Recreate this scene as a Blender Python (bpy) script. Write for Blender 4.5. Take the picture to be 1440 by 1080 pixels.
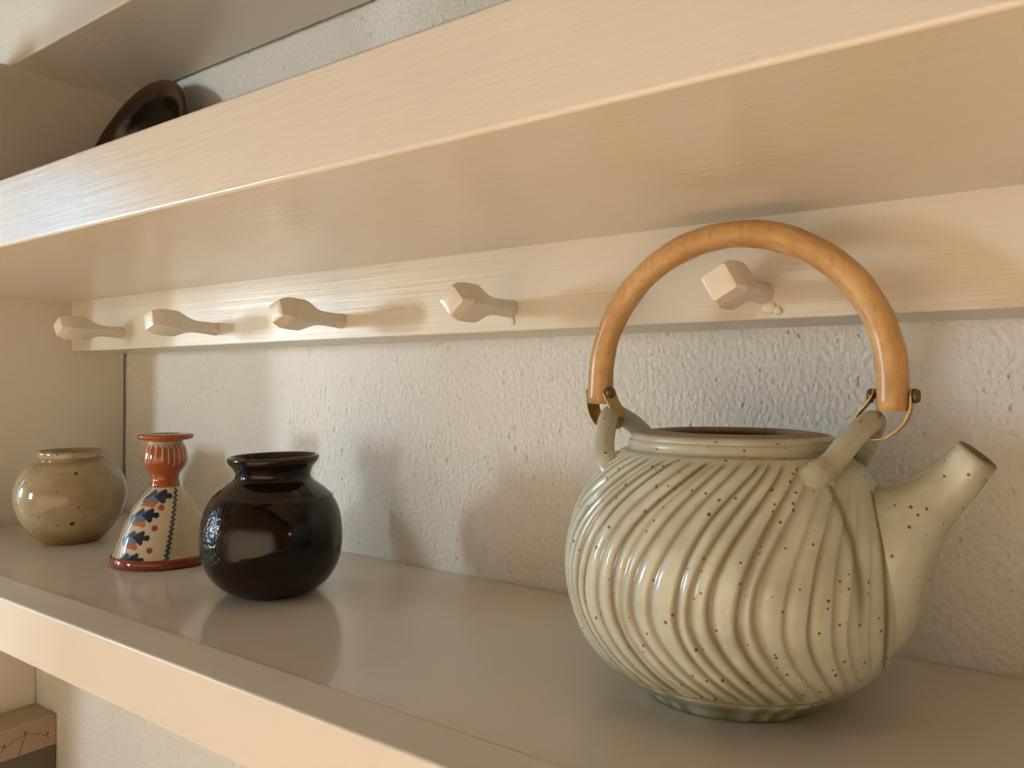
import bpy, bmesh, math, random
import numpy as np
from mathutils import Vector, Matrix

for o in list(bpy.data.objects):
    bpy.data.objects.remove(o)
SC = bpy.context.scene
COL = SC.collection
R = math.radians
Z0 = 1.35                      # height of the pottery shelf above the floor

# ------------------------------------------------------------------ camera
CAM_Z = Z0 + 0.1553
yaw, pit, rol = R(35.994), R(0.1455), R(0.245)
fwd = Vector((-math.sin(yaw) * math.cos(pit), math.cos(yaw) * math.cos(pit), math.sin(pit)))
rgt = Vector((math.cos(yaw), math.sin(yaw), 0))
upv = rgt.cross(fwd)
r2 = rgt * math.cos(rol) + upv * math.sin(rol)
u2 = -rgt * math.sin(rol) + upv * math.cos(rol)
cd = bpy.data.cameras.new('camera')
cam = bpy.data.objects.new('camera', cd)
COL.objects.link(cam)
m = Matrix((r2, u2, -fwd)).transposed().to_4x4()
m.translation = Vector((0, -0.5, CAM_Z))
cam.matrix_world = m
cd.sensor_fit = 'HORIZONTAL'
cd.sensor_width = 36
cd.lens = 36 * 1100 / 1440
cd.clip_start = 0.01
SC.camera = cam

# ------------------------------------------------------------------ world, exposure, daylight
SC.view_settings.view_transform = 'Standard'
SC.view_settings.look = 'None'
SC.view_settings.gamma = 1
SC.view_settings.use_curve_mapping = False
SC.view_settings.exposure = 0.04
w = bpy.data.worlds.new('sky')
SC.world = w
w.use_nodes = True
w.node_tree.nodes['Background'].inputs[0].default_value = (0.62, 0.78, 1.0, 1)
w.node_tree.nodes['Background'].inputs[1].default_value = 1.0


def daylight(name, loc, normal, sx, sz, power, color):
    l = bpy.data.lights.new(name, 'AREA')
    l.shape = 'RECTANGLE'
    l.size = sx
    l.size_y = sz
    l.energy = power
    l.color = color
    o = bpy.data.objects.new(name, l)
    COL.objects.link(o)
    o.location = loc
    o.rotation_euler = Vector(normal).to_track_quat('-Z', 'Y').to_euler()
    return o


# window openings of the room: (centre, inward normal, width, height)
WIN1 = dict(c=(-1.66, -3.0, 1.60), n=(0, 1, 0), w=0.32, h=0.56)
WIN2 = dict(c=(-2.4, -1.66, 1.58), n=(1, 0, 0), w=0.28, h=0.50)
WIN3 = dict(c=(-2.4, -1.20, 1.44), n=(1, 0, 0), w=0.36, h=1.50)
for W, p, c in ((WIN1, 54, (0.80, 0.95, 1.0)), (WIN2, 52, (0.82, 0.94, 1.0)), (WIN3, 11, (0.18, 0.58, 1.0))):
    n = Vector(W['n'])
    daylight('window_daylight', Vector(W['c']) - n * 0.13, W['n'], W['w'], W['h'], p, c)


# unseen warm fill light added above the worktop: it lights the worktop and floor, and these light the shelves
fill = daylight('warm_fill_light', (-0.05, -0.90, 1.95), (0, -0.10, -0.99), 1.6, 0.10, 32, (1.0, 0.925, 0.86))
fill.data.spread = R(74)
side = bpy.data.objects.new('table_lamp_bulb', bpy.data.lights.new('table_lamp_bulb', 'POINT'))
COL.objects.link(side)
side.location = (2.7, -0.95, Z0 + 0.12)
side.data.energy = 1.5
side.data.shadow_soft_size = 0.035
side.data.color = (1.0, 0.74, 0.46)

# ------------------------------------------------------------------ materials
def mat(name):
    m = bpy.data.materials.new(name)
    m.use_nodes = True
    return m, m.node_tree.nodes, m.node_tree.links, m.node_tree.nodes['Principled BSDF']


def nd(ns, t, **kw):
    n = ns.new(t)
    for k, v in kw.items():
        if k in n.inputs.keys():
            n.inputs[k].default_value = v
        else:
            setattr(n, k, v)
    return n


def coords(ns, ls, scale=(1, 1, 1)):
    tc = ns.new('ShaderNodeTexCoord')
    mp = ns.new('ShaderNodeMapping')
    mp.inputs['Scale'].default_value = scale
    ls.new(tc.outputs['Object'], mp.inputs['Vector'])
    return mp.outputs['Vector']


def ramp(ns, ls, src, stops):
    r = ns.new('ShaderNodeValToRGB')
    e = r.color_ramp.elements
    while len(e) < len(stops):
        e.new(0.5)
    for k, (p, c) in enumerate(stops):
        e[k].position = p
        e[k].color = (c, c, c, 1) if isinstance(c, (int, float)) else (*c, 1)
    ls.new(src, r.inputs['Fac'])
    return r.outputs['Color']


def mix(ns, ls, fac, a, b, blend='MIX'):
    n = ns.new('ShaderNodeMix')
    n.data_type = 'RGBA'
    n.blend_type = blend
    if isinstance(fac, (int, float)):
        n.inputs[0].default_value = fac
    else:
        ls.new(fac, n.inputs[0])
    for s, v in ((6, a), (7, b)):
        if isinstance(v, tuple):
            n.inputs[s].default_value = (*v, 1)
        else:
            ls.new(v, n.inputs[s])
    return n.outputs[2]


def bump(ns, ls, bs, h, strength, dist, prev=None):
    b = ns.new('ShaderNodeBump')
    b.inputs['Strength'].default_value = strength
    b.inputs['Distance'].default_value = dist
    ls.new(h, b.inputs['Height'])
    if prev is not None:
        ls.new(prev, b.inputs['Normal'])
    if bs is not None:
        ls.new(b.outputs['Normal'], bs.inputs['Normal'])
    return b.outputs['Normal']


def specks(ns, ls, vec, scale, size, keep=0.5, hard=14.0):
    """dark specks: small round cells, only some of them kept"""
    v = nd(ns, 'ShaderNodeTexVoronoi', Scale=scale)
    ls.new(vec, v.inputs['Vector'])
    sep = ns.new('ShaderNodeSeparateColor')
    ls.new(v.outputs['Color'], sep.inputs[0])
    # radius threshold grows with a random value of the cell
    mr = nd(ns, 'ShaderNodeMapRange')
    mr.inputs['From Min'].default_value = keep
    mr.inputs['From Max'].default_value = 1.0
    mr.inputs['To Min'].default_value = 0.0
    mr.inputs['To Max'].default_value = size
    ls.new(sep.outputs[0], mr.inputs['Value'])
    sub = nd(ns, 'ShaderNodeMath', operation='SUBTRACT')
    ls.new(mr.outputs[0], sub.inputs[0])
    ls.new(v.outputs['Distance'], sub.inputs[1])
    mul = nd(ns, 'ShaderNodeMath', operation='MULTIPLY', use_clamp=True)
    mul.inputs[1].default_value = hard
    ls.new(sub.outputs[0], mul.inputs[0])
    return mul.outputs[0]


def noise(ns, ls, vec, scale, detail=3, rough=0.5):
    n = nd(ns, 'ShaderNodeTexNoise', Scale=scale, Detail=detail, Roughness=rough)
    ls.new(vec, n.inputs['Vector'])
    return n.outputs['Fac']


def painted(name, col, rough, brush=(6, 150, 150), bstr=0.25):
    m, ns, ls, b = mat(name)
    v = coords(ns, ls, brush)
    n1 = noise(ns, ls, v, 1.0, 4, 0.6)
    v2 = coords(ns, ls)
    n2 = noise(ns, ls, v2, 9.0, 3)
    ls.new(mix(ns, ls, n2, tuple(c * 0.95 for c in col), tuple(min(1, c * 1.03) for c in col)), b.inputs['Base Color'])
    n3 = noise(ns, ls, v2, 60.0, 2)
    b.inputs['Roughness'].default_value = rough
    nn = bump(ns, ls, None, n1, bstr, 0.0012)
    bump(ns, ls, b, n3, 0.08, 0.002, nn)
    b.inputs['IOR'].default_value = 1.5
    return m


CREAM = (0.74, 0.69, 0.595)
M = {}
M['cream_x'] = painted('cream_gloss_paint', CREAM, 0.22, (6, 190, 190), 0.22)
M['cream_rail'] = painted('cream_brushed_paint', CREAM, 0.33, (5, 260, 260), 0.3)
M['cream_strip'] = painted('cream_satin_paint', CREAM, 0.36, (6, 150, 150), 0.1)
M['cream_top'] = painted('cream_gloss_paint_shelf', CREAM, 0.13, (5, 90, 90), 0.05)
M['cream_y'] = painted('cream_gloss_paint_side', CREAM, 0.3, (150, 30, 6), 0.15)
M['white_paint'] = painted('white_gloss_paint', (0.74, 0.68, 0.58), 0.28, (60, 60, 60), 0.2)

# stucco wall
m, ns, ls, b = mat('rough_white_plaster')
v = coords(ns, ls, (1, 1, 0.75))
n1 = noise(ns, ls, v, 300, 1.0, 0.4)
n2 = noise(ns, ls, v, 120, 2, 0.5)
sp_ = specks(ns, ls, v, 170, 0.34, 0.40, 4.0)
inv = nd(ns, 'ShaderNodeMath', operation='SUBTRACT')
inv.inputs[0].default_value = 1.0
ls.new(sp_, inv.inputs[1])
ls.new(mix(ns, ls, noise(ns, ls, v, 5, 3), (0.76, 0.755, 0.725), (0.81, 0.805, 0.775)), b.inputs['Base Color'])
b.inputs['Roughness'].default_value = 0.75
nn = bump(ns, ls, None, n2, 0.16, 0.003)
nn = bump(ns, ls, None, n1, 0.75, 0.0024, nn)
bump(ns, ls, b, inv.outputs[0], 0.8, 0.0016, nn)
M['plaster'] = m
# plain room walls, ceiling
m, ns, ls, b = mat('warm_room_plaster')
v = coords(ns, ls)
ls.new(mix(ns, ls, noise(ns, ls, v, 3, 3), (0.80, 0.66, 0.48), (0.83, 0.69, 0.51)), b.inputs['Base Color'])
b.inputs['Roughness'].default_value = 0.8
M['room'] = m
# floor
m, ns, ls, b = mat('oak_floor')
v = coords(ns, ls, (1.5, 14, 1))
ls.new(mix(ns, ls, noise(ns, ls, v, 3, 5), (0.50, 0.33, 0.18), (0.68, 0.49, 0.30)), b.inputs['Base Color'])
b.inputs['Roughness'].default_value = 0.4
M['oak'] = m
m, ns, ls, b = mat('dark_ceiling_boards')
v = coords(ns, ls, (1.5, 12, 1))
ls.new(mix(ns, ls, noise(ns, ls, v, 3, 5), (0.10, 0.06, 0.035), (0.17, 0.10, 0.06)), b.inputs['Base Color'])
b.inputs['Roughness'].default_value = 0.5
M['darkwood'] = m
# window pane
m, ns, ls, b = mat('clear_pane')
ns.remove(b)
tr = ns.new('ShaderNodeBsdfTransparent')
ls.new(tr.outputs[0], ns['Material Output'].inputs['Surface'])
M['pane'] = m

# teapot glaze (uses attributes groove, olive, bare)
m, ns, ls, b = mat('celadon_ash_glaze')
v = coords(ns, ls)
base = mix(ns, ls, ramp(ns, ls, noise(ns, ls, v, 45, 4, 0.6), [(0.35, 0.0), (0.65, 1.0)]), (0.51, 0.525, 0.43), (0.64, 0.665, 0.565))


def attr(ns, name):
    a = ns.new('ShaderNodeAttribute')
    a.attribute_name = name
    return a.outputs['Fac']


c1 = mix(ns, ls, attr(ns, 'groove'), base, (0.20, 0.135, 0.065))
c2 = mix(ns, ls, attr(ns, 'olive'), c1, (0.20, 0.165, 0.055))
c3 = mix(ns, ls, specks(ns, ls, v, 330, 0.34, 0.62), c2, (0.20, 0.12, 0.055))
c4 = mix(ns, ls, specks(ns, ls, v, 95, 0.14, 0.86), c3, (0.10, 0.05, 0.02))
bare = attr(ns, 'bare')
c5 = mix(ns, ls, bare, c4, mix(ns, ls, noise(ns, ls, v, 120, 4), (0.22, 0.165, 0.10), (0.31, 0.245, 0.16)))
ls.new(c5, b.inputs['Base Color'])
rr = ns.new('ShaderNodeMapRange')
ls.new(bare, rr.inputs['Value'])
rr.inputs['To Min'].default_value = 0.17
rr.inputs['To Max'].default_value = 0.6
ls.new(rr.outputs[0], b.inputs['Roughness'])
bump(ns, ls, b, noise(ns, ls, v, 140, 3), 0.12, 0.0012)
M['celadon'] = m

# bamboo handle
m, ns, ls, b = mat('varnished_bamboo_cane')
v = coords(ns, ls)
n1 = noise(ns, ls, v, 30, 4, 0.6)
n2 = noise(ns, ls, coords(ns, ls, (260, 700, 60)), 1, 3)
c = mix(ns, ls, ramp(ns, ls, n1, [(0.35, 0.0), (0.68, 1.0)]), (0.46, 0.245, 0.085), (0.66, 0.43, 0.20))
ls.new(mix(ns, ls, ramp(ns, ls, n2, [(0.5, 0.0), (0.7, 0.5)]), c, (0.36, 0.17, 0.05)), b.inputs['Base Color'])
b.inputs['Roughness'].default_value = 0.3
M['bamboo'] = m
m, ns, ls, b = mat('aged_brass')
v = coords(ns, ls)
ls.new(mix(ns, ls, noise(ns, ls, v, 160, 3), (0.36, 0.25, 0.09), (0.55, 0.42, 0.18)), b.inputs['Base Color'])
b.inputs['Metallic'].default_value = 0.9
b.inputs['Roughness'].default_value = 0.38
M['brass'] = m
m, ns, ls, b = mat('dark_rivet_metal')
b.inputs['Base Color'].default_value = (0.20, 0.12, 0.06, 1)
b.inputs['Metallic'].default_value = 0.8
b.inputs['Roughness'].default_value = 0.45
M['rivet'] = m

# black vase glaze
m, ns, ls, b = mat('tenmoku_black_brown_glaze')
v = coords(ns, ls)
n1 = noise(ns, ls, v, 28, 4, 0.6)
c = mix(ns, ls, ramp(ns, ls, n1, [(0.35, 0.0), (0.7, 1.0)]), (0.005, 0.0035, 0.003), (0.015, 0.008, 0.005))
c = mix(ns, ls, attr(ns, 'bare'), c, (0.095, 0.045, 0.02))
ls.new(c, b.inputs['Base Color'])
b.inputs['Roughness'].default_value = 0.07
patch = ramp(ns, ls, noise(ns, ls, v, 16, 2), [(0.46, 0.0), (0.6, 1.0)])
pits = noise(ns, ls, v, 330, 2)
mu = nd(ns, 'ShaderNodeMath', operation='MULTIPLY')
ls.new(attr(ns, 'rough'), mu.inputs[0])
ls.new(pits, mu.inputs[1])
nn = bump(ns, ls, None, noise(ns, ls, v, 55, 2), 0.16, 0.003)
bump(ns, ls, b, mu.outputs[0], 0.55, 0.0018, nn)
b.inputs['Specular IOR Level'].default_value = 0.34
M['tenmoku'] = m

# pale jar glaze
m, ns, ls, b = mat('speckled_buff_glaze')
v = coords(ns, ls)
c = mix(ns, ls, ramp(ns, ls, noise(ns, ls, v, 32, 4, 0.6), [(0.35, 0.0), (0.68, 1.0)]), (0.30, 0.22, 0.12), (0.43, 0.345, 0.21))
c = mix(ns, ls, attr(ns, 'olive'), c, (0.26, 0.135, 0.04))
c = mix(ns, ls, specks(ns, ls, v, 210, 0.33, 0.72), c, (0.16, 0.08, 0.03))
c = mix(ns, ls, specks(ns, ls, v, 75, 0.2, 0.75), c, (0.06, 0.03, 0.015))
c = mix(ns, ls, attr(ns, 'bare'), c, (0.20, 0.10, 0.045))
ls.new(c, b.inputs['Base Color'])
b.inputs['Roughness'].default_value = 0.11
bump(ns, ls, b, noise(ns, ls, v, 70, 2), 0.06, 0.002)
M['buff'] = m

# painted candlestick: colour attribute
m, ns, ls, b = mat('hand_painted_majolica')
a = ns.new('ShaderNodeAttribute')
a.attribute_name = 'paint'
v = coords(ns, ls)
ls.new(mix(ns, ls, 1.0, a.outputs['Color'], ramp(ns, ls, noise(ns, ls, v, 90, 3), [(0.3, 0.86), (0.7, 1.0)]), 'MULTIPLY'), b.inputs['Base Color'])
b.inputs['Roughness'].default_value = 0.09
bump(ns, ls, b, noise(ns, ls, v, 80, 2), 0.08, 0.002)
M['majolica'] = m

# dark plate
m, ns, ls, b = mat('dark_brown_glaze')
v = coords(ns, ls)
c = mix(ns, ls, noise(ns, ls, v, 25, 4), (0.008, 0.006, 0.005), (0.016, 0.010, 0.006))
c = mix(ns, ls, attr(ns, 'bare'), c, (0.07, 0.03, 0.012))
ls.new(c, b.inputs['Base Color'])
b.inputs['Roughness'].default_value = 0.14
b.inputs['Specular IOR Level'].default_value = 0.3
bump(ns, ls, b, noise(ns, ls, v, 50, 2), 0.1, 0.002)
M['darkglaze'] = m


def simple(name, col, rough=0.6, var=0.06, scale=40):
    m, ns, ls, b = mat(name)
    v = coords(ns, ls)
    ls.new(mix(ns, ls, noise(ns, ls, v, scale, 4), tuple(c * (1 - var) for c in col), tuple(min(1, c * (1 + var)) for c in col)), b.inputs['Base Color'])
    b.inputs['Roughness'].default_value = rough
    return m


M['card_lid'] = simple('worn_cream_cardboard', (0.46, 0.37, 0.26), 0.6, 0.22)
M['card_face'] = simple('printed_pink_cardboard', (0.40, 0.29, 0.215), 0.5, 0.08)
M['card_grey'] = simple('printed_grey_cardboard', (0.13, 0.105, 0.085), 0.5, 0.1)
M['ink'] = simple('brown_ink', (0.17, 0.10, 0.07), 0.6)
M['frame'] = simple('window_frame_paint', (0.75, 0.70, 0.62), 0.4)


# ------------------------------------------------------------------ mesh helpers
def link(name, me, material, parent=None, smooth=True):
    if material is not None:
        me.materials.append(material)
    if smooth:
        for p in me.polygons:
            p.use_smooth = True
    o = bpy.data.objects.new(name, me)
    COL.objects.link(o)
    if parent is not None:
        o.parent = parent
    return o


def tag(o, label=None, cat=None, group=None, kind=None):
    for k, v in (('label', label), ('category', cat), ('group', group), ('kind', kind)):
        if v:
            o[k] = v
    return o


def empty(name, loc, rz=0.0):
    o = bpy.data.objects.new(name, None)
    o.empty_display_size = 0.02
    COL.objects.link(o)
    o.location = loc
    o.rotation_euler = (0, 0, rz)
    return o


def boxes_mesh(name, bxs, bevel=0.0, seg=2):
    """bxs: list of (x0,x1,y0,y1,z0,z1)"""
    bm = bmesh.new()
    for (x0, x1, y0, y1, z0, z1) in bxs:
        g = bmesh.ops.create_cube(bm, size=1.0)
        for vv in g['verts']:
            vv.co = Vector(((x0 + x1) / 2 + vv.co.x * (x1 - x0), (y0 + y1) / 2 + vv.co.y * (y1 - y0), (z0 + z1) / 2 + vv.co.z * (z1 - z0)))
    if bevel > 0:
        bmesh.ops.bevel(bm, geom=list(bm.edges), offset=bevel, segments=seg, affect='EDGES', profile=0.5)
    me = bpy.data.meshes.new(name)
    bm.to_mesh(me)
    bm.free()
    return me


def box(name, b, material, parent=None, bevel=0.0, seg=3):
    me = boxes_mesh(name, [b], bevel, seg)
    o = link(name, me, material, parent, smooth=False)
    if bevel > 0:
        for p in me.polygons:
            p.use_smooth = p.area < 0.02 * max(1e-9, max(q.area for q in me.polygons)) or False
        for p in me.polygons:
            p.use_smooth = True
        md = o.modifiers.new('wn', 'WEIGHTED_NORMAL')
        md.keep_sharp = False
    return o


def spline(pts, n):
    """Catmull-Rom (centripetal-ish) resample of a list of tuples, n points"""
    P = np.array(pts, float)
    d = np.r_[0, np.cumsum(np.maximum(np.linalg.norm(np.diff(P, axis=0), axis=1), 1e-7) ** 0.7)]
    T = np.zeros_like(P)
    for i in range(len(P)):
        a, c = max(i - 1, 0), min(i + 1, len(P) - 1)
        T[i] = (P[c] - P[a]) / (d[c] - d[a])
    out = []
    for t in np.linspace(0, d[-1], n):
        i = min(np.searchsorted(d, t, 'right') - 1, len(P) - 2)
        h = d[i + 1] - d[i]
        s = (t - d[i]) / h
        out.append((2 * s ** 3 - 3 * s ** 2 + 1) * P[i] + (s ** 3 - 2 * s ** 2 + s) * h * T[i] + (-2 * s ** 3 + 3 * s ** 2) * P[i + 1] + (s ** 3 - s ** 2) * h * T[i + 1])
    return np.array(out)


def grid_mesh(name, V, closed_u=True, cap0=False, cap1=False):
    """V: rows x cols x 3"""
    nr, nc, _ = V.shape
    idx = np.arange(nr * nc).reshape(nr, nc)
    a = idx[:-1, :]
    bq = idx[1:, :]
    if closed_u:
        q = np.stack([a, np.roll(a, -1, 1), np.roll(bq, -1, 1), bq], -1).reshape(-1, 4)
    else:
        q = np.stack([a[:, :-1], a[:, 1:], bq[:, 1:], bq[:, :-1]], -1).reshape(-1, 4)
    faces = q.tolist()
    if cap0:
        faces.append(idx[0][::-1].tolist())
    if cap1:
        faces.append(idx[-1].tolist())
    me = bpy.data.meshes.new(name)
    me.from_pydata(V.reshape(-1, 3).tolist(), [], faces)
    me.update()
    return me


def set_attr(me, name, vals):
    a = me.attributes.new(name, 'FLOAT', 'POINT')
    a.data.foreach_set('value', np.asarray(vals, np.float32).ravel())


def lathe(name, prof, nu, wob=None):
    """prof: N x 2 (r,z) from outside bottom to inside bottom"""
    th = np.linspace(0, 2 * math.pi, nu, endpoint=False)
    r = prof[:, 0][:, None] * np.ones(nu)
    z = prof[:, 1][:, None] * np.ones(nu)
    if wob is not None:
        dr, dz = wob(th[None, :], z, r)
        r = r + dr
        z = z + dz
    V = np.stack([r * np.cos(th), r * np.sin(th), z], -1)
    return V, th


def tube(name, path, rad, n=20, cap=True, squash=None):
    P = np.array(path, float)
    rad = np.ones(len(P)) * rad if np.isscalar(rad) else np.asarray(rad)
    T = np.gradient(P, axis=0)
    T /= np.linalg.norm(T, axis=1)[:, None]
    ref = np.array([0, 1.0, 0]) if abs(T[0][1]) < 0.8 else np.array([1.0, 0, 0])
    N = np.cross(T[0], ref)
    N /= np.linalg.norm(N)
    rows = []
    a = np.linspace(0, 2 * math.pi, n, endpoint=False)
    for i in range(len(P)):
        N = N - T[i] * np.dot(N, T[i])
        N /= np.linalg.norm(N)
        B = np.cross(T[i], N)
        sq = 1.0 if squash is None else squash
        rows.append(P[i] + rad[i] * (np.cos(a)[:, None] * N + sq * np.sin(a)[:, None] * B))
    return grid_mesh(name, np.array(rows), True, cap, cap)


def smoothstep(a, b_, x):
    t = np.clip((x - a) / (b_ - a), 0, 1)
    return t * t * (3 - 2 * t)


# ------------------------------------------------------------------ the room
X0, X1, Y0, Y1, ZC = -2.4, 3.2, -3.0, 0.0, 2.6
TH = 0.12


def wall_with_opening(name, Ws, material):
    W = Ws[0]
    cx, cy, cz = W['c']
    hw, hh = W['w'] / 2, W['h'] / 2
    if abs(W['n'][1]) > 0.5:      # wall along x at y = cy, thickness away from the room
        y0, y1 = cy - TH, cy
        bx = [(X0 - TH, cx - hw, y0, y1, 0, ZC), (cx + hw, X1 + TH, y0, y1, 0, ZC), (cx - hw, cx + hw, y0, y1, 0, cz - hh), (cx - hw, cx + hw, y0, y1, cz + hh, ZC)]
    else:
        s = -W['n'][0]
        x0, x1 = sorted((cx, cx + s * TH))
        bx, yp = [], Y0
        for W in sorted(Ws, key=lambda q: q['c'][1]):
            a0, a1 = W['c'][1] - W['w'] / 2, W['c'][1] + W['w'] / 2
            b0, b1 = W['c'][2] - W['h'] / 2, W['c'][2] + W['h'] / 2
            bx += [(x0, x1, yp, a0, 0, ZC), (x0, x1, a0, a1, 0, b0), (x0, x1, a0, a1, b1, ZC)]
            yp = a1
        bx.append((x0, x1, yp, Y1, 0, ZC))
    return tag(link(name, boxes_mesh(name, bx), material, smooth=False), kind='structure')


tag(link('floor', boxes_mesh('floor', [(X0 - TH, X1 + TH, Y0 - TH, Y1 + TH, -0.1, 0)]), M['oak'], smooth=False), kind='structure')
tag(link('ceiling', boxes_mesh('ceiling', [(X0 - TH, X1 + TH, Y0 - TH, Y1 + TH, ZC, ZC + 0.1)]), M['darkwood'], smooth=False), kind='structure')
tag(link('wall_back', boxes_mesh('wall_back', [(X0 - TH, X1 + TH, 0, TH, 0, ZC)]), M['plaster'], smooth=False), 'rough white plaster wall behind the shelves', kind='structure')
wall_with_opening('wall_front', [WIN1], M['room'])
# unseen wall added behind the viewer, ending left of him to cut window light
tag(link('wall_light_block', boxes_mesh('wall_light_block', [(-0.975, X1, -1.37, -1.25, 0, ZC)]), M['room'], smooth=False), kind='structure')
wall_with_opening('wall_left', [WIN2, WIN3], M['room'])
tag(link('wall_right', boxes_mesh('wall_right', [(X1, X1 + TH, Y0, Y1, 0, ZC)]), M['room'], smooth=False), kind='structure')


def window(name, W, nx, nz):
    e = tag(empty(name, W['c']), kind='structure')
    n = Vector(W['n'])
    t = Vector((0, 0, 1)).cross(n)
    hw, hh, fr = W['w'] / 2, W['h'] / 2, 0.045
    bx = [(-hw, -hw + fr, -hh, hh), (hw - fr, hw, -hh, hh), (-hw, hw, -hh, -hh + fr), (-hw, hw, hh - fr, hh)]
    for k in range(1, nx):
        x = -hw + 2 * hw * k / nx
        bx.append((x - 0.022, x + 0.022, -hh, hh))
    for k in range(1, nz):
        z = -hh + 2 * hh * k / nz
        bx.append((-hw, hw, z - 0.018, z + 0.018))
    out = []
    for (a0, a1, z0, z1) in bx:
        p = [t * a + n * d + Vector((0, 0, z)) for a in (a0, a1) for d in (-0.09, -0.05) for z in (z0, z1)]
        out.append((min(q.x for q in p), max(q.x for q in p), min(q.y for q in p), max(q.y for q in p), min(q.z for q in p), max(q.z for q in p)))
    link('window_frame', boxes_mesh('window_frame', out), M['frame'], e, smooth=False)
    p = [t * a - n * 0.07 + Vector((0, 0, z)) for (a, z) in ((-hw, -hh), (hw, -hh), (hw, hh), (-hw, hh))]
    me = bpy.data.meshes.new('pane')
    me.from_pydata(p, [], [(0, 1, 2, 3)])
    link('pane', me, M['pane'], e, smooth=False)


window('window_1', WIN1, 1, 2)
window('window_2', WIN2, 1, 1)
window('window_3', WIN3, 1, 2)

# ------------------------------------------------------------------ the shelf unit
XL = -0.9488                 # inner face of the left side panel (upper part)
XB = -1.19                   # inner face of the left side panel below the pottery shelf
XR = 0.80
unit = tag(empty('shelf_unit', (0, 0, Z0)), 'cream gloss painted wall shelf unit with peg rail under the middle shelf', 'shelf')
# pottery shelf
lower = box('shelf_board', (XB - 0.02, XR, -0.230, -0.0005, -0.040, 0.0), M['cream_top'], unit, 0.0015)
bm = bmesh.new()
prof = [(-0.2300, -0.042), (-0.2545, -0.042), (-0.2545, -0.0022), (-0.2300, 0.0012)]
xs = (XB - 0.02, XR)
vs = [[bm.verts.new((x, y, z)) for (y, z) in prof] for x in xs]
for k in range(4):
    bm.faces.new((vs[0][k], vs[0][(k + 1) % 4], vs[1][(k + 1) % 4], vs[1][k]))
bm.faces.new(vs[0][::-1])
bm.faces.new(vs[1])
bmesh.ops.recalc_face_normals(bm, faces=bm.faces)
bmesh.ops.bevel(bm, geom=list(bm.edges), offset=0.0016, segments=3, affect='EDGES', profile=0.5)
me = bpy.data.meshes.new('front_edge')
bm.to_mesh(me)
bm.free()
fe = link('front_edge', me, M['cream_strip'], lower)
fe.modifiers.new('wn', 'WEIGHTED_NORMAL')
# middle and top shelves
box('shelf_board', (XL - 0.02, XR, -0.270, -0.0005, 0.2502, 0.2974), M['cream_x'], unit, 0.002)
box('shelf_board', (XL - 0.30, XR, -0.1327, -0.004, 0.5027, 0.592), M['cream_x'], unit, 0.002)
# side panels
box('side_panel', (XL - 0.022, XL, -0.262, -0.0035, -0.001, 0.2515), M['cream_y'], unit, 0.0015)
box('side_panel', (XL - 0.022, XL, -0.36, -0.0035, 0.2964, 0.5040), M['cream_y'], unit, 0.0015)  # front part added beyond the shelf, out of view, to shade the upper wall
box('side_panel', (XB - 0.022, XB, -0.62, -0.0005, -0.44, -0.0425), M['cream_y'], unit, 0.0015)  # brought forward out of view so it shades the wall below the shelf
box('side_panel', (XR, XR + 0.022, -0.262, -0.0005, -0.44, 0.592), M['cream_y'], unit, 0.0015)
# base board under the lowest bay
box('base_board', (XB - 0.022, XR + 0.022, -0.62, -0.0005, -0.47, -0.44), M['oak'], unit, 0.002)  # unseen; extended forward to bounce the fill light up onto the shelves
# peg rail
rail = box('peg_rail', (XL + 0.0005, XR - 0.0005, -0.066, -0.0005, 0.1928, 0.2520), M['cream_rail'], unit, 0.0015)


def peg_mesh():
    # square head standing on its corner, waisted neck, round foot; axis along -y
    st = [  # (distance from rail, half size, squareness 0 round..1 square)
        (-0.002, 0.0063, 0), (0.002, 0.0061, 0.0), (0.010, 0.0057, 0.05), (0.020, 0.0056, 0.15), (0.026, 0.0060, 0.35),
        (0.032, 0.0072, 0.7), (0.0385, 0.0090, 0.95), (0.0420, 0.0095, 1), (0.0470, 0.0096, 1), (0.0560, 0.0095, 1), (0.0585, 0.0093, 1)]
    S = np.vstack([spline(st, 44), [(0.0592, 0.0090, 1), (0.0650, 0.0073, 1), (0.0657, 0.0069, 1), (0.0660, 0.0062, 1), (0.0660, 0.002, 1)]])
    n = 64
    a = np.linspace(0, 2 * math.pi, n, endpoint=False)
    rows = []
    for (d, h, q) in S:
        q = min(max(q, 0), 1)
        c, s = np.cos(a), np.sin(a)
        rad = (1 - q) + q * np.minimum(1 / np.maximum(np.abs(c), np.abs(s)), 1.30)
        x, z = h * rad * c, h * rad * s
        rot = R(33)
        rows.append(np.stack([x * math.cos(rot) - z * math.sin(rot), np.full(n, -d), x * math.sin(rot) + z * math.cos(rot)], -1))
    return grid_mesh('peg', np.array(rows)[:, ::-1], True, True, True)


pm = peg_mesh()
pm.materials.append(M['white_paint'])
for p in pm.polygons:
    p.use_smooth = True
pm.set_sharp_from_angle(angle=R(24))
for k, (x, z, rz, ry, rx) in enumerate(((-0.1429, 0.2076, 0, 4, -1), (-0.3167, 0.2082, 2, -8, 0), (-0.4875, 0.2075, 1, 10, 2.5), (-0.6626, 0.2078, -1, 14, 3.5), (-0.8342, 0.2105, 1, -5, 2.5))):
    o = bpy.data.objects.new('peg', pm)
    COL.objects.link(o)
    o.parent = rail
    o.location = (x, -0.066, z)
    o.rotation_euler = (R(-rx), R(ry), R(rz))
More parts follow.
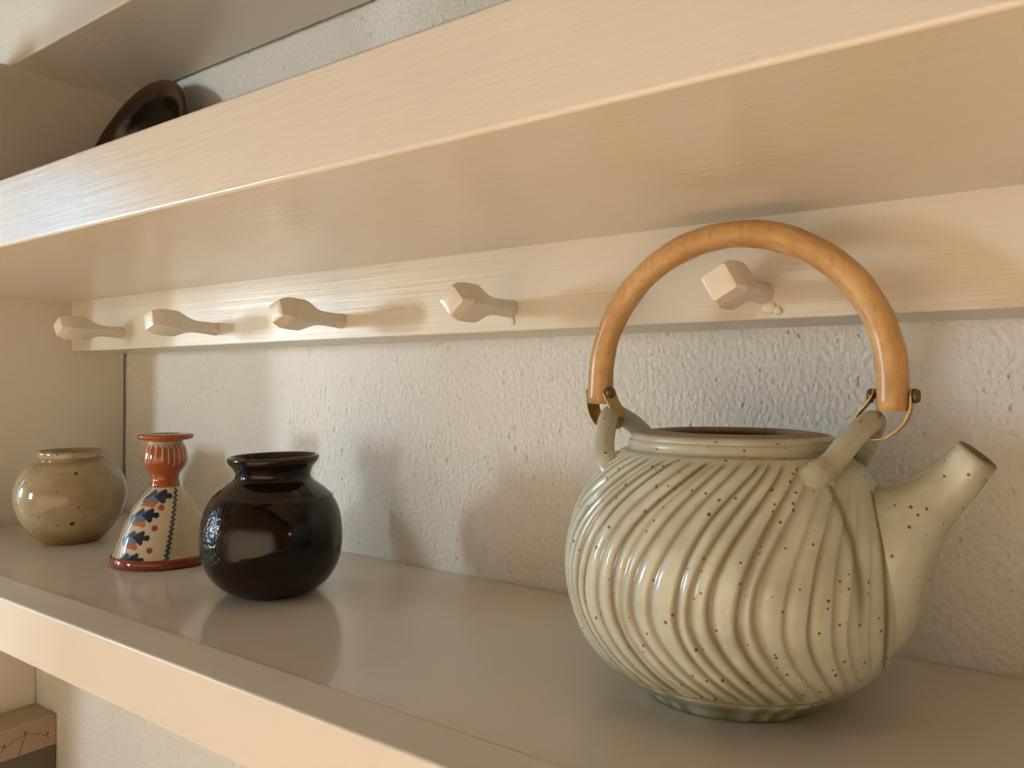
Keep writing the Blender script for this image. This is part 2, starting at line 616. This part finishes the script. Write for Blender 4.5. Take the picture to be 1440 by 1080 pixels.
# runs of dried paint below two of the pegs
for (x, z, sx, sz) in ((-0.3150, 0.2000, 0.0022, 0.0032), (-0.1395, 0.2000, 0.0034, 0.0042), (-0.1345, 0.1975, 0.0020, 0.0026)):
    bm = bmesh.new()
    bmesh.ops.create_icosphere(bm, subdivisions=3, radius=1.0)
    for vv in bm.verts:
        vv.co = Vector((vv.co.x * sx * (1.15 - 0.25 * vv.co.z), vv.co.y * 0.0014, vv.co.z * sz))
    me = bpy.data.meshes.new('paint_run')
    bm.to_mesh(me)
    bm.free()
    o = link('paint_run', me, M['white_paint'], rail)
    o.location = (x, -0.0662, z)


# ------------------------------------------------------------------ teapot
TC = (-0.1475, -0.1032, Z0 + 0.0003)
tp = tag(empty('teapot', TC), 'grey-green stoneware teapot with carved ribs and an arched cane handle, standing without its lid', 'teapot')
rng = np.random.RandomState(4)
body_pts = [(0.0, 0.003), (0.030, 0.003), (0.042, 0.0012), (0.0455, 0.0), (0.0478, 0.0015), (0.0515, 0.0055), (0.0590, 0.0102), (0.0645, 0.0140), (0.0705, 0.0195), (0.0770, 0.0285), (0.0826, 0.0430), (0.0853, 0.0590), (0.0842, 0.0760), (0.0795, 0.0925), (0.0725, 0.1058), (0.0640, 0.1165), (0.0565, 0.1218), (0.0535, 0.1228)]
collar = [(0.0535, 0.1228), (0.0522, 0.1236), (0.0526, 0.1252), (0.0521, 0.1275), (0.0512, 0.1281), (0.0513, 0.1292), (0.0500, 0.1305), (0.0460, 0.1314), (0.0400, 0.1322), (0.0362, 0.1323), (0.0348, 0.1314), (0.0345, 0.1300), (0.0350, 0.1288)]
inner = [(0.0350, 0.1288), (0.0500, 0.1215), (0.0660, 0.1080), (0.0760, 0.0880), (0.0795, 0.0620), (0.0760, 0.0380), (0.0620, 0.0160), (0.0300, 0.0090), (0.0, 0.0085)]
bp = spline(body_pts, 170)
cp = spline(collar, 60)
ip = spline(inner, 40)
prof = np.vstack([bp, cp[1:], ip[1:]])
prof[:, 0] = np.maximum(prof[:, 0], 1e-5)
nu = 1000
V, th = lathe('body', prof, nu)
z = prof[:, 1][:, None] * np.ones(nu)
t = (z - 0.058) / 0.06
delta = R(27) * np.clip((z - 0.058) / 0.061, 0, 1.1) ** 2.3 + R(21) * np.clip((0.058 - z) / 0.042, 0, 1.1) ** 2
outer = (np.arange(len(prof)) < 170)[:, None]
band = smoothstep(0.0135, 0.019, z) * (1 - smoothstep(0.1185, 0.1225, z)) * outer
u = (th[None, :] - delta) % (2 * math.pi)
# spout axis is +x (theta 0): ribs stop beside it
tw = (th[None, :] + math.pi) % (2 * math.pi) - math.pi
groove = np.zeros_like(z)
pos = 0.0
cent = []
while pos < 360:
    cent.append((pos, rng.uniform(0.55, 1.0), rng.uniform(0.8, 1.3)))
    pos += rng.uniform(4.4, 7.8)
ramp_h = np.zeros_like(z)
for c, dpt, wd in cent:
    zo = np.sin(z * 90 + c) * R(0.6)
    du = (u - R(c) + zo + math.pi) % (2 * math.pi) - math.pi
    wl, wr = R(wd), R(wd * 1.9)
    g = dpt * np.where(du < 0, np.exp(-(du / wl) ** 2), np.exp(-(du / wr) ** 2))
    groove = np.maximum(groove, g)
sp = smoothstep(R(13), R(25), np.abs(tw))
faint = 0.35 + 0.65 * smoothstep(R(20), R(60), np.abs(tw))
groove = groove * band * sp * faint
line = np.exp(-((z - 0.0150) / 0.0009) ** 2) * outer
dr = -0.0019 * groove - 0.0012 * line
nr = np.array([np.cos(th), np.sin(th)])
V[:, :, 0] += dr * nr[0]
V[:, :, 1] += dr * nr[1]
lump = 0.0005 * np.sin(3 * th[None, :] + 40 * z) * outer * band
V[:, :, 0] += lump * nr[0]
V[:, :, 1] += lump * nr[1]
me = grid_mesh('body', V[::1])
ol = np.zeros_like(z)
halfw = R(19) * np.sqrt(np.clip(1 - ((z - 0.067) / 0.043) ** 2, 0, 1))
ol = np.maximum(ol, np.exp(-((np.abs(tw) - halfw - R(1.5)) / R(1.6)) ** 2) * (z > 0.026) * (z < 0.108))
ol = np.maximum(ol, 0.9 * np.exp(-((tw + R(31.5)) / R(1.7)) ** 2) * smoothstep(0.045, 0.07, z) * (z < 0.112))
ol = np.maximum(ol, 0.8 * line)
ol = np.maximum(ol, 0.55 * np.exp(-((z - 0.1232) / 0.0012) ** 2))
drip = 0.5 + 0.5 * np.sin(th[None, :] * 23 + 2 * np.sin(th[None, :] * 7))
low = (1 - smoothstep(0.010, 0.030, z)) * (0.35 + 0.5 * drip) * outer
ol = np.clip(np.maximum(ol * outer, low), 0, 1)
set_attr(me, 'groove', np.clip(groove, 0, 1) ** 1.5)
set_attr(me, 'olive', ol)
barev = np.zeros_like(z)
n_b = 170
for i in range(len(prof)):
    if i >= n_b + 28:
        barev[i] = 1
    elif n_b <= i < n_b + 20:
        barev[i] = 0.35
    elif i >= n_b + 20:
        barev[i] = (i - n_b - 20) / 8
    if i < 26:
        barev[i] = max(0, 1 - i / 26) * 0.8
set_attr(me, 'bare', barev)
link('body', me, M['celadon'], tp)

# spout: lofted ellipses between an upper and a lower silhouette curve
stn = [  # top x,z, bottom x,z, half width y
    (0.058, 0.1060, 0.066, 0.0260, 0.026), (0.0705, 0.1085, 0.0815, 0.0345, 0.0268), (0.0785, 0.1110, 0.0905, 0.0545, 0.0245), (0.0847, 0.1140, 0.0950, 0.0740, 0.0200),
    (0.0900, 0.1176, 0.0990, 0.0885, 0.0158), (0.0955, 0.1222, 0.1042, 0.0980, 0.0128), (0.1005, 0.1272, 0.1108, 0.1075, 0.0112), (0.1040, 0.1312, 0.1182, 0.1198, 0.0108)]
S = spline(stn, 60)
tip = S[-1]
ex = []
for k, (sc, adv) in enumerate(((0.95, 0.0008), (0.88, 0.0009), (0.80, 0.0), (0.76, -0.003), (0.73, -0.010), (0.66, -0.022))):
    ex.append((sc, adv))
n = 64
a = np.linspace(0, 2 * math.pi, n, endpoint=False)
rows = []
bare = []


def ring(s, sc=1.0, adv=0.0):
    T_, B_ = np.array([s[0], s[1]]), np.array([s[2], s[3]])
    c = (T_ + B_) / 2
    d = (T_ - B_) / 2
    nrm = np.array([d[1], -d[0]]) / np.linalg.norm(d)
    pts = c[None, :] + np.cos(a)[:, None] * d[None, :] * sc + nrm[None, :] * adv
    return np.stack([pts[:, 0], np.sin(a) * s[4] * sc, pts[:, 1]], -1)


for i, s in enumerate(S):
    rows.append(ring(s))
    bare.append(np.full(n, max(0, (i - 53) / 7.0) ** 2))
for sc, adv in ex:
    rows.append(ring(tip, sc, adv))
    bare.append(np.full(n, 1.0))
V = np.array(rows)
me = grid_mesh('spout', V[:, ::-1], True, False, True)
bz = V[:, ::-1, 2]
bx_ = V[:, ::-1, 0]
set_attr(me, 'groove', 0.25 * smoothstep(0.2, 1, -np.cos(a)[::-1][None, :] * np.ones((len(rows), 1))) * smoothstep(10, 30, np.arange(len(rows)))[:, None])
set_attr(me, 'olive', 0.5 * (1 - smoothstep(5, 15, np.arange(len(rows))))[:, None] * np.ones((1, n)))
set_attr(me, 'bare', np.array(bare)[:, ::-1])
link('spout', me, M['celadon'], tp)

# lugs
for s in (1, -1):
    pts = [(0.0400, -0.0365, 0.1020), (0.0465, -0.0372, 0.1088), (0.0530, -0.0358, 0.1158), (0.0580, -0.0300, 0.1215), (0.0640, -0.0170, 0.1325), (0.0680, -0.0060, 0.1382), (0.0688, 0.0, 0.1390),
           (0.0680, 0.0060, 0.1382), (0.0640, 0.0170, 0.1325), (0.0580, 0.0300, 0.1215), (0.0530, 0.0358, 0.1158), (0.0465, 0.0372, 0.1088), (0.0400, 0.0365, 0.1020)]
    P = spline(pts, 110)
    k = np.linspace(-1, 1, 110)
    rad = 0.0054 + 0.0030 * smoothstep(0.55, 0.88, np.abs(k))
    me = tube('handle_lug', P, rad, 32)
    if s < 0:
        me.transform(Matrix.Rotation(math.pi, 4, 'Z'))
    nv = len(me.vertices)
    kk = np.repeat(k, 32)
    set_attr(me, 'groove', np.full(nv, 0.12))
    set_attr(me, 'olive', 0.6 * smoothstep(0.9, 1.0, np.abs(kk)) + 0.12)
    set_attr(me, 'bare', np.exp(-((kk + 0.62) / 0.07) ** 2) * 0.6 + 0.25 * np.exp(-(kk / 0.3) ** 2))
    link('handle_lug', me, M['celadon'], tp)

# cane handle
RH, ZH = 0.0772, 0.1575
path = [(-RH - 0.0005, 0, 0.1450), (-RH - 0.0004, 0, 0.1490)]
for k in range(0, 61):
    an = math.pi - math.pi * k / 60
    path.append((RH * math.cos(an), 0, ZH + RH * math.sin(an) * 0.997))
path += [(RH, 0, 0.1490), (RH + 0.0003, 0, 0.1440)]
P = np.array(path)
kk = np.arange(len(P))
rad = 0.00705 + 0.00018 * np.sin(kk * 0.55) + 0.00012 * np.sin(kk * 1.3)
me = tube('cane_handle', P, rad, 32)
hd = link('handle', me, M['bamboo'], tp)
tag(hd, 'honey coloured cane handle')
# brass straps with rivets
for s in (1, -1):
    pts = [(0.0693, 0.1545), (0.0690, 0.1515), (0.0660, 0.1468), (0.0625, 0.1425), (0.0608, 0.1375), (0.0632, 0.1326), (0.0690, 0.1308), (0.0760, 0.1325), (0.0822, 0.1385), (0.0850, 0.1455), (0.0853, 0.1515), (0.0852, 0.1545)]
    P = spline(pts, 48)
    T = np.gradient(P, axis=0)
    T /= np.linalg.norm(T, axis=1)[:, None]
    N = np.stack([T[:, 1], -T[:, 0]], -1)
    hwid = 0.0044
    ca_, sa_ = math.cos(R(0 if s > 0 else -24)), math.sin(R(0 if s > 0 else -24))
    rows = []
    for i in range(48):
        e = min(i, 47 - i)
        hw_ = hwid * (0.55 + 0.45 * min(1, e / 3.0))
        q = []
        for (dn, dy) in ((0.0004, -hw_), (0.0004, hw_), (-0.0004, hw_), (-0.0004, -hw_)):
            xx, yy = s * (P[i, 0] + N[i, 0] * dn - 0.0772), s * dy
            q.append((s * 0.0772 + xx * ca_ - yy * sa_, xx * sa_ + yy * ca_, P[i, 1] + N[i, 1] * dn))
        rows.append(q)
    me = grid_mesh('strap', np.array(rows), True, True, True)
    st = link('strap', me, M['brass'], tp, smooth=False)
    tag(st, 'brass strap')
    for (x0, x1) in ((0.0693, 0.0660), (0.0850, 0.0890)):
        d = 1 if x1 > x0 else -1
        pr = [(x0 - d * 0.002, 0.0016), (x0 + d * 0.0004, 0.0016), (x0 + d * 0.0006, 0.0034), (x0 + d * 0.0020, 0.0034), (x1 - d * 0.0004, 0.0026), (x1, 0.0008)]
        aa = np.linspace(0, 2 * math.pi, 16, endpoint=False)
        rows = [np.stack([s * 0.0772 + s * (x - 0.0772) * ca_ - r_ * np.cos(aa) * sa_, s * (x - 0.0772) * sa_ + r_ * np.cos(aa) * ca_, 0.1512 + r_ * np.sin(aa)], -1) for x, r_ in pr]
        link('rivet', grid_mesh('rivet', np.array(rows), True, True, True), M['rivet'], st)


# ------------------------------------------------------------------ round dark vase
def vessel(name, loc, pts, n_prof, nu, material, wob, attrs, lean=(0, 0)):
    pr = spline(pts, n_prof)
    pr[:, 0] = np.maximum(pr[:, 0], 1e-5)
    V, th = lathe(name, pr, nu, wob)
    me = grid_mesh(name, V)
    zz = V[:, :, 2]
    for k, f in attrs.items():
        set_attr(me, k, f(th[None, :] * np.ones_like(zz), zz, np.arange(n_prof)[:, None] * np.ones_like(zz), pr))
    o = link(name, me, material)
    o.location = loc
    return o


vp = [(0.0, 0.002), (0.020, 0.002), (0.0262, 0.0), (0.0300, 0.0008), (0.0365, 0.0050), (0.0430, 0.0115), (0.0487, 0.0215), (0.0515, 0.0350), (0.0515, 0.0460), (0.0498, 0.0575), (0.0458, 0.0675), (0.0400, 0.0752), (0.0330, 0.0808), (0.0283, 0.0845), (0.0272, 0.0880), (0.0290, 0.0928), (0.0322, 0.0968), (0.0333, 0.1000), (0.0325, 0.1018), (0.0308, 0.1012), (0.0280, 0.0965), (0.0240, 0.0890), (0.0260, 0.0840), (0.0380, 0.0730), (0.0460, 0.0560), (0.0470, 0.0350), (0.0400, 0.0140), (0.020, 0.0065), (0.0, 0.006)]


def vwob(th, z, r):
    ou = 0.0006 * np.sin(2 * th + 1.0) + 0.0004 * np.sin(3 * th + 50 * z)
    ridge = 0.0007 * np.exp(-((z - 0.0725) / 0.0012) ** 2)
    return (ou + ridge) * (r > 0.005), 0.0010 * np.sin(th + 0.6) * (z > 0.09)


vase = vessel('vase', (-0.4929, -0.1279, Z0 + 0.0003), vp, 170, 160, M['tenmoku'], vwob,
              {'bare': lambda th, z, i, pr: 0.8 * np.exp(-((z - 0.1014) / 0.0010) ** 2) + 0.35 * np.exp(-((z - 0.0728) / 0.0008) ** 2) + 0.15 * (1 - smoothstep(0, 0.03, z)),
               'rough': lambda th, z, i, pr: np.exp(-(((th - R(262) + math.pi) % (2 * math.pi) - math.pi) / R(20)) ** 2) * smoothstep(0.012, 0.028, z) * (1 - smoothstep(0.066, 0.078, z))})
tag(vase, 'glossy black-brown round vase with a flared rim, beside the painted candlestick', 'vase')

# ------------------------------------------------------------------ pale jar
jp = [(0.0, 0.002), (0.019, 0.002), (0.0232, 0.0), (0.0258, 0.0006), (0.0310, 0.0055), (0.0368, 0.0120), (0.0435, 0.0215), (0.0483, 0.0335), (0.0498, 0.0450), (0.0482, 0.0570), (0.0432, 0.0680), (0.0360, 0.0755), (0.0295, 0.0792), (0.0275, 0.0805), (0.0276, 0.0818), (0.0291, 0.0830), (0.0294, 0.0860), (0.0292, 0.0886), (0.0280, 0.0897), (0.0262, 0.0892), (0.0245, 0.0860), (0.0240, 0.0800), (0.0330, 0.0725), (0.0440, 0.0560), (0.0450, 0.0350), (0.0360, 0.0130), (0.018, 0.0065), (0.0, 0.006)]


def jwob(th, z, r):
    return (0.0005 * np.sin(2 * th) + 0.0003 * np.sin(4 * th + 30 * z)) * (r > 0.005), 0.0004 * np.sin(th) * (z > 0.078)


jar = vessel('jar', (-0.8104, -0.1280, Z0 + 0.0003), jp, 170, 160, M['buff'], jwob,
             {'olive': lambda th, z, i, pr: np.clip((1 - smoothstep(0.002, 0.024 + 0.006 * np.sin(th * 5 + 1), z)) * 0.9 + 0.5 * np.exp(-((z - 0.0812) / 0.0014) ** 2), 0, 1),
              'bare': lambda th, z, i, pr: np.clip(0.75 * (i > 122) + 0.3 * np.exp(-((z - 0.0895) / 0.001) ** 2), 0, 1)})
tag(jar, 'small round buff stoneware jar with dark specks, next to the side panel', 'jar')

# ------------------------------------------------------------------ painted candlestick
cpts = [(0.0, 0.004), (0.034, 0.004), (0.0405, 0.0), (0.0432, 0.0010), (0.0440, 0.0040), (0.0433, 0.0072), (0.0415, 0.0088), (0.0402, 0.0110), (0.0375, 0.0190), (0.0342, 0.0290), (0.0300, 0.0390), (0.0248, 0.0490), (0.0185, 0.0580), (0.0136, 0.0635), (0.0123, 0.0660), (0.0118, 0.0685), (0.0110, 0.0720), (0.0116, 0.0760), (0.0150, 0.0810), (0.0178, 0.0862), (0.0184, 0.0905), (0.0176, 0.0965), (0.0156, 0.1015), (0.0140, 0.1045), (0.0150, 0.1058), (0.0205, 0.1068), (0.0226, 0.1080), (0.0232, 0.1098), (0.0222, 0.1113), (0.0180, 0.1118), (0.0125, 0.1116), (0.0113, 0.1105), (0.0110, 0.0950), (0.0105, 0.0850), (0.0, 0.0845)]
N = 330
pr = spline(cpts, N)
pr[:, 0] = np.maximum(pr[:, 0], 1e-5)
nu = 540
V, th = lathe('candlestick', pr, nu)
zz, rr_ = V[:, :, 2], pr[:, 0][:, None] * np.ones(nu)
row = np.arange(N)[:, None] * np.ones(nu)
CREAMG = np.array((0.57, 0.47, 0.32))
RED = np.array((0.36, 0.085, 0.02))
DRED = np.array((0.25, 0.05, 0.022))
BLUE = np.array((0.016, 0.021, 0.052))
PBLUE = np.array((0.14, 0.165, 0.21))
ORG = np.array((0.50, 0.13, 0.035))
LINE = np.array((0.05, 0.065, 0.10))
colr = np.ones((N, nu, 3)) * CREAMG
# viewing frame of the decoration: azimuth phi measured from the face turned to the room's middle
az_view = math.atan2(-0.5 + 0.1204, 0.6538)          # direction from candlestick towards the viewer
phi = (th[None, :] - az_view + math.pi) % (2 * math.pi) - math.pi      # + is to the right seen from the front
phi = phi * np.ones_like(zz)
# the garland repeats on the opposite side
phi = np.where(phi > R(105), phi - math.pi, phi)
phi = np.where(phi < R(-165), phi + math.pi, phi)
bell = (row > 60) & (zz > 0.0085) & (zz < 0.0655) & (row < 215)


def pz(zx, zy):
    """sketch position -> (phi, z)"""
    px, py = 140 + zx / 4.695, 590 + zy / 4.695
    z_ = 0.0646 + (py - 686) * (0.0040 - 0.0646) / (785 - 686)
    rows_ = np.where((pr[:, 1] < 0.07) & (np.arange(N) > 55) & (np.arange(N) < 215))[0]
    r_ = np.interp(z_, pr[rows_, 1], pr[rows_, 0])
    sn = max(-0.985, min(0.985, (px - 231.5) / (r_ * 1743)))
    return math.asin(sn), z_, r_


def stroke(pts, w0, w1, color, closed=False, rep=True):
    """brush stroke along sketch points with width from w0 to w1 (metres)"""
    Q = [pz(*p) for p in pts]
    for k in range(len(Q) - 1):
        (f0, z0, r0), (f1, z1, r1) = Q[k], Q[k + 1]
        ra = (r0 + r1) / 2
        ax, ay, bx, by = f0 * ra, z0, f1 * ra, z1
        dx, dy = bx - ax, by - ay
        L2 = dx * dx + dy * dy + 1e-12
        for mir in ((False,) if not rep else (False, True)):
            ph = phi if not mir else (2 * STEM(zz) - phi)
            X_ = ph * ra
            t_ = np.clip(((X_ - ax) * dx + (zz - ay) * dy) / L2, 0, 1)
            d = np.hypot(X_ - ax - t_ * dx, zz - ay - t_ * dy)
            tt = (k + t_) / (len(Q) - 1)
            w_ = w0 + (w1 - w0) * tt
            mk = np.clip((w_ - d) / 0.00022 + 0.5, 0, 1) * bell
            colr[:] = colr * (1 - mk[..., None]) + np.array(color) * mk[..., None]


def STEM(z_):
    return np.interp(z_, (0.0, 0.015, 0.035, 0.055, 0.066), (R(-72), R(-72), R(-74), R(-72), R(-62)))


# stem of the garland
for k in range(24):
    za, zb = 0.0095 + k * 0.0022, 0.0095 + (k + 1) * 0.0022
d = np.abs(phi - STEM(zz)) * rr_
mk = np.clip((0.0009 - d) / 0.0003 + 0.5, 0, 1) * bell
colr = colr * (1 - mk[..., None]) + LINE * mk[..., None]
for (yo, sx, xo, tipx) in ((495, 1.0, 300, 465), (608, 1.0, 222, 382), (745, 1.0, 170, 325), (880, 1.0, 130, 287)):
    # pale inner leaves, then the dark three-lobed tip
    cx = (xo + tipx) / 2
    stroke([(xo, yo + 22), (cx - 15, yo + 4), (cx + 20, yo)], 0.0024, 0.0046, PBLUE)
    stroke([(xo, yo + 40), (cx - 20, yo + 28)], 0.0020, 0.0034, PBLUE)
    stroke([(xo + 10, yo + 10), (xo + 60, yo - 22)], 0.0012, 0.0024, LINE)
    stroke([(tipx - 96, yo), (tipx - 8, yo + 1)], 0.0009, 0.0023, BLUE)
    stroke([(tipx - 90, yo - 2), (tipx - 36, yo - 27)], 0.0008, 0.0020, BLUE)
    stroke([(tipx - 90, yo + 2), (tipx - 50, yo + 29)], 0.0008, 0.0021, BLUE)
for (x0, x1, y) in ((280, 348, 545), (225, 290, 665), (175, 240, 805)):
    stroke([(x0, y + 4), (x1 - 12, y), (x1, y)], 0.0009, 0.0025, ORG)
for (x, y) in ((405, 563), (363, 687), (332, 822)):
    stroke([(x - 1, y), (x + 1, y)], 0.0024, 0.0024, DRED * 1.3)
wave = []
for k in range(33):
    f = k / 32
    wave.append((497 - 68 * f ** 1.4 + (11 if k % 2 else -8) * (0.8 + 0.4 * f), 452 + 462 * f))
stroke(wave, 0.0008, 0.0011, LINE)
# ring foot, neck, knob, disc
mk = ((zz < 0.0085) & (row < 215)) | (row < 60)
colr[mk] = DRED
neck = (zz >= 0.0655)
colr[neck] = RED
kn = (zz > 0.084) & (zz < 0.1052) & (row < 262)
drp = 0.0975 - 0.0075 * np.abs(np.sin(th * 11.0 + 0.4 * np.sin(5 * th))) ** 2.2 * np.ones_like(zz) - 0.006 * np.clip(np.sin(th * 3 + 1), 0, 1)
lines_ = np.abs(np.sin(th * 11.0 + 0.5 * np.sin(th * 3))) > 0.93
drip_len = 0.0905 - 0.006 * (0.5 + 0.5 * np.sin(th * 4.0 + 2))
mk = kn & ((zz > 0.1012 - 0.0012 * np.sin(th * 22)[None, :]) | (lines_[None, :] & (zz > drip_len)))
colr[mk] = CREAMG * 0.92
tp_ = (row > 270) & (zz > 0.1100) & (rr_ > 0.0112) & (rr_ < 0.0222)
dash = (np.sin(th * 14) > 0.1)[None, :] & tp_
colr[tp_] = (0.30, 0.12, 0.06)
colr[dash] = (0.26, 0.27, 0.30)
me = grid_mesh('candlestick', V)
ca = me.attributes.new('paint', 'FLOAT_COLOR', 'POINT')
ca.data.foreach_set('color', np.concatenate([colr, np.ones((N, nu, 1))], -1).astype(np.float32).ravel())
cs = link('candlestick', me, M['majolica'])
cs.location = (-0.6538, -0.1204, Z0 + 0.0003)
tag(cs, 'bell-shaped ceramic candlestick painted with blue leaves, red knob and red foot', 'candlestick')

# ------------------------------------------------------------------ dark dish leaning on the wall above
dp = [(0.0, 0.0035), (0.040, 0.0035), (0.0425, 0.0), (0.0470, 0.0), (0.0490, 0.0040), (0.0640, 0.0110), (0.0800, 0.0230), (0.0900, 0.0345), (0.0950, 0.0400), (0.0985, 0.0425), (0.1000, 0.0455), (0.0985, 0.0482), (0.0945, 0.0485), (0.0890, 0.0462), (0.0855, 0.0440), (0.0820, 0.0400), (0.0730, 0.0270), (0.0570, 0.0155), (0.030, 0.0105), (0.0, 0.0100)]
dish = vessel('dish', (0, 0, 0), dp, 120, 120, M['darkglaze'], None,
              {'bare': lambda th, z, i, pr: 0.45 * (np.interp(i, np.arange(120), pr[:, 0]) > 0.083) * (z > 0.03) + 0.5 * np.exp(-((z - 0.0484) / 0.001) ** 2)})
tl = R(17.0)
dish.rotation_euler = (R(90) - tl, 0, 0)
# rim plane centre -> place so that the rim stands on the middle shelf and the foot ring meets the wall
dish.location = (-0.838, -0.0140, Z0 + 0.2974 + 0.0865)
tag(dish, 'dark brown glazed dish leaning on edge against the wall on the middle shelf', 'dish')

# ------------------------------------------------------------------ cardboard box below the shelf
bx0, bx1, by0, by1 = -1.1885, -1.1273, -0.19, -0.001
zb0, zb1 = -0.4398, -0.2943
cb = tag(empty('cardboard_box', ((bx0 + bx1) / 2, (by0 + by1) / 2, Z0 + zb0)), 'cardboard box with a printed dial on its side, in the corner below the pottery shelf', 'box')
ox, oy, oz = (bx0 + bx1) / 2, (by0 + by1) / 2, zb0


def bl(x0, x1, y0, y1, z0, z1):
    return (x0 - ox, x1 - ox, y0 - oy, y1 - oy, z0 - oz, z1 - oz)


box('box_base', bl(bx0, bx1, by0, by1, zb0, -0.3345), M['card_grey'], cb, 0.0006)
box('box_band', bl(bx0, bx1, by0, by1, -0.3343, -0.2962), M['card_face'], cb, 0.0006)
box('box_lid', bl(bx0, bx1 + 0.0006, by0, by1, -0.2960, zb1), M['card_lid'], cb, 0.0006)
# printed dial on the side: thin inked marks
bmk = bmesh.new()


def ink(y0, z0, y1, z1, wd):
    p0, p1 = Vector((bx1 + 0.0005, y0, z0)), Vector((bx1 + 0.0005, y1, z1))
    dv = (p1 - p0).normalized()
    nv_ = Vector((0, -dv.z, dv.y)) * wd / 2
    bmk.faces.new([bmk.verts.new(q - Vector((ox, oy, oz))) for q in (p0 - nv_, p1 - nv_, p1 + nv_, p0 + nv_)])


cy_, cz_, rd = -0.0395, -0.347, 0.038
for k in range(14):
    a0, a1 = R(38 + k * 7.4), R(38 + (k + 0.7) * 7.4)
    ink(cy_ + rd * math.cos(a0), cz_ + rd * math.sin(a0), cy_ + rd * math.cos(a1), cz_ + rd * math.sin(a1), 0.0013)
for a_ in (48, 90, 128):
    ink(cy_ + (rd + 0.001) * math.cos(R(a_)), cz_ + (rd + 0.001) * math.sin(R(a_)), cy_ + (rd + 0.005) * math.cos(R(a_)), cz_ + (rd + 0.005) * math.sin(R(a_)), 0.0035)
ink(cy_ - 0.0085, cz_ + 0.013, cy_ + 0.0005, cz_ + rd, 0.0013)
me = bpy.data.meshes.new('printed_dial')
bmk.to_mesh(me)
bmk.free()
link('printed_dial', me, M['ink'], cb, smooth=False)
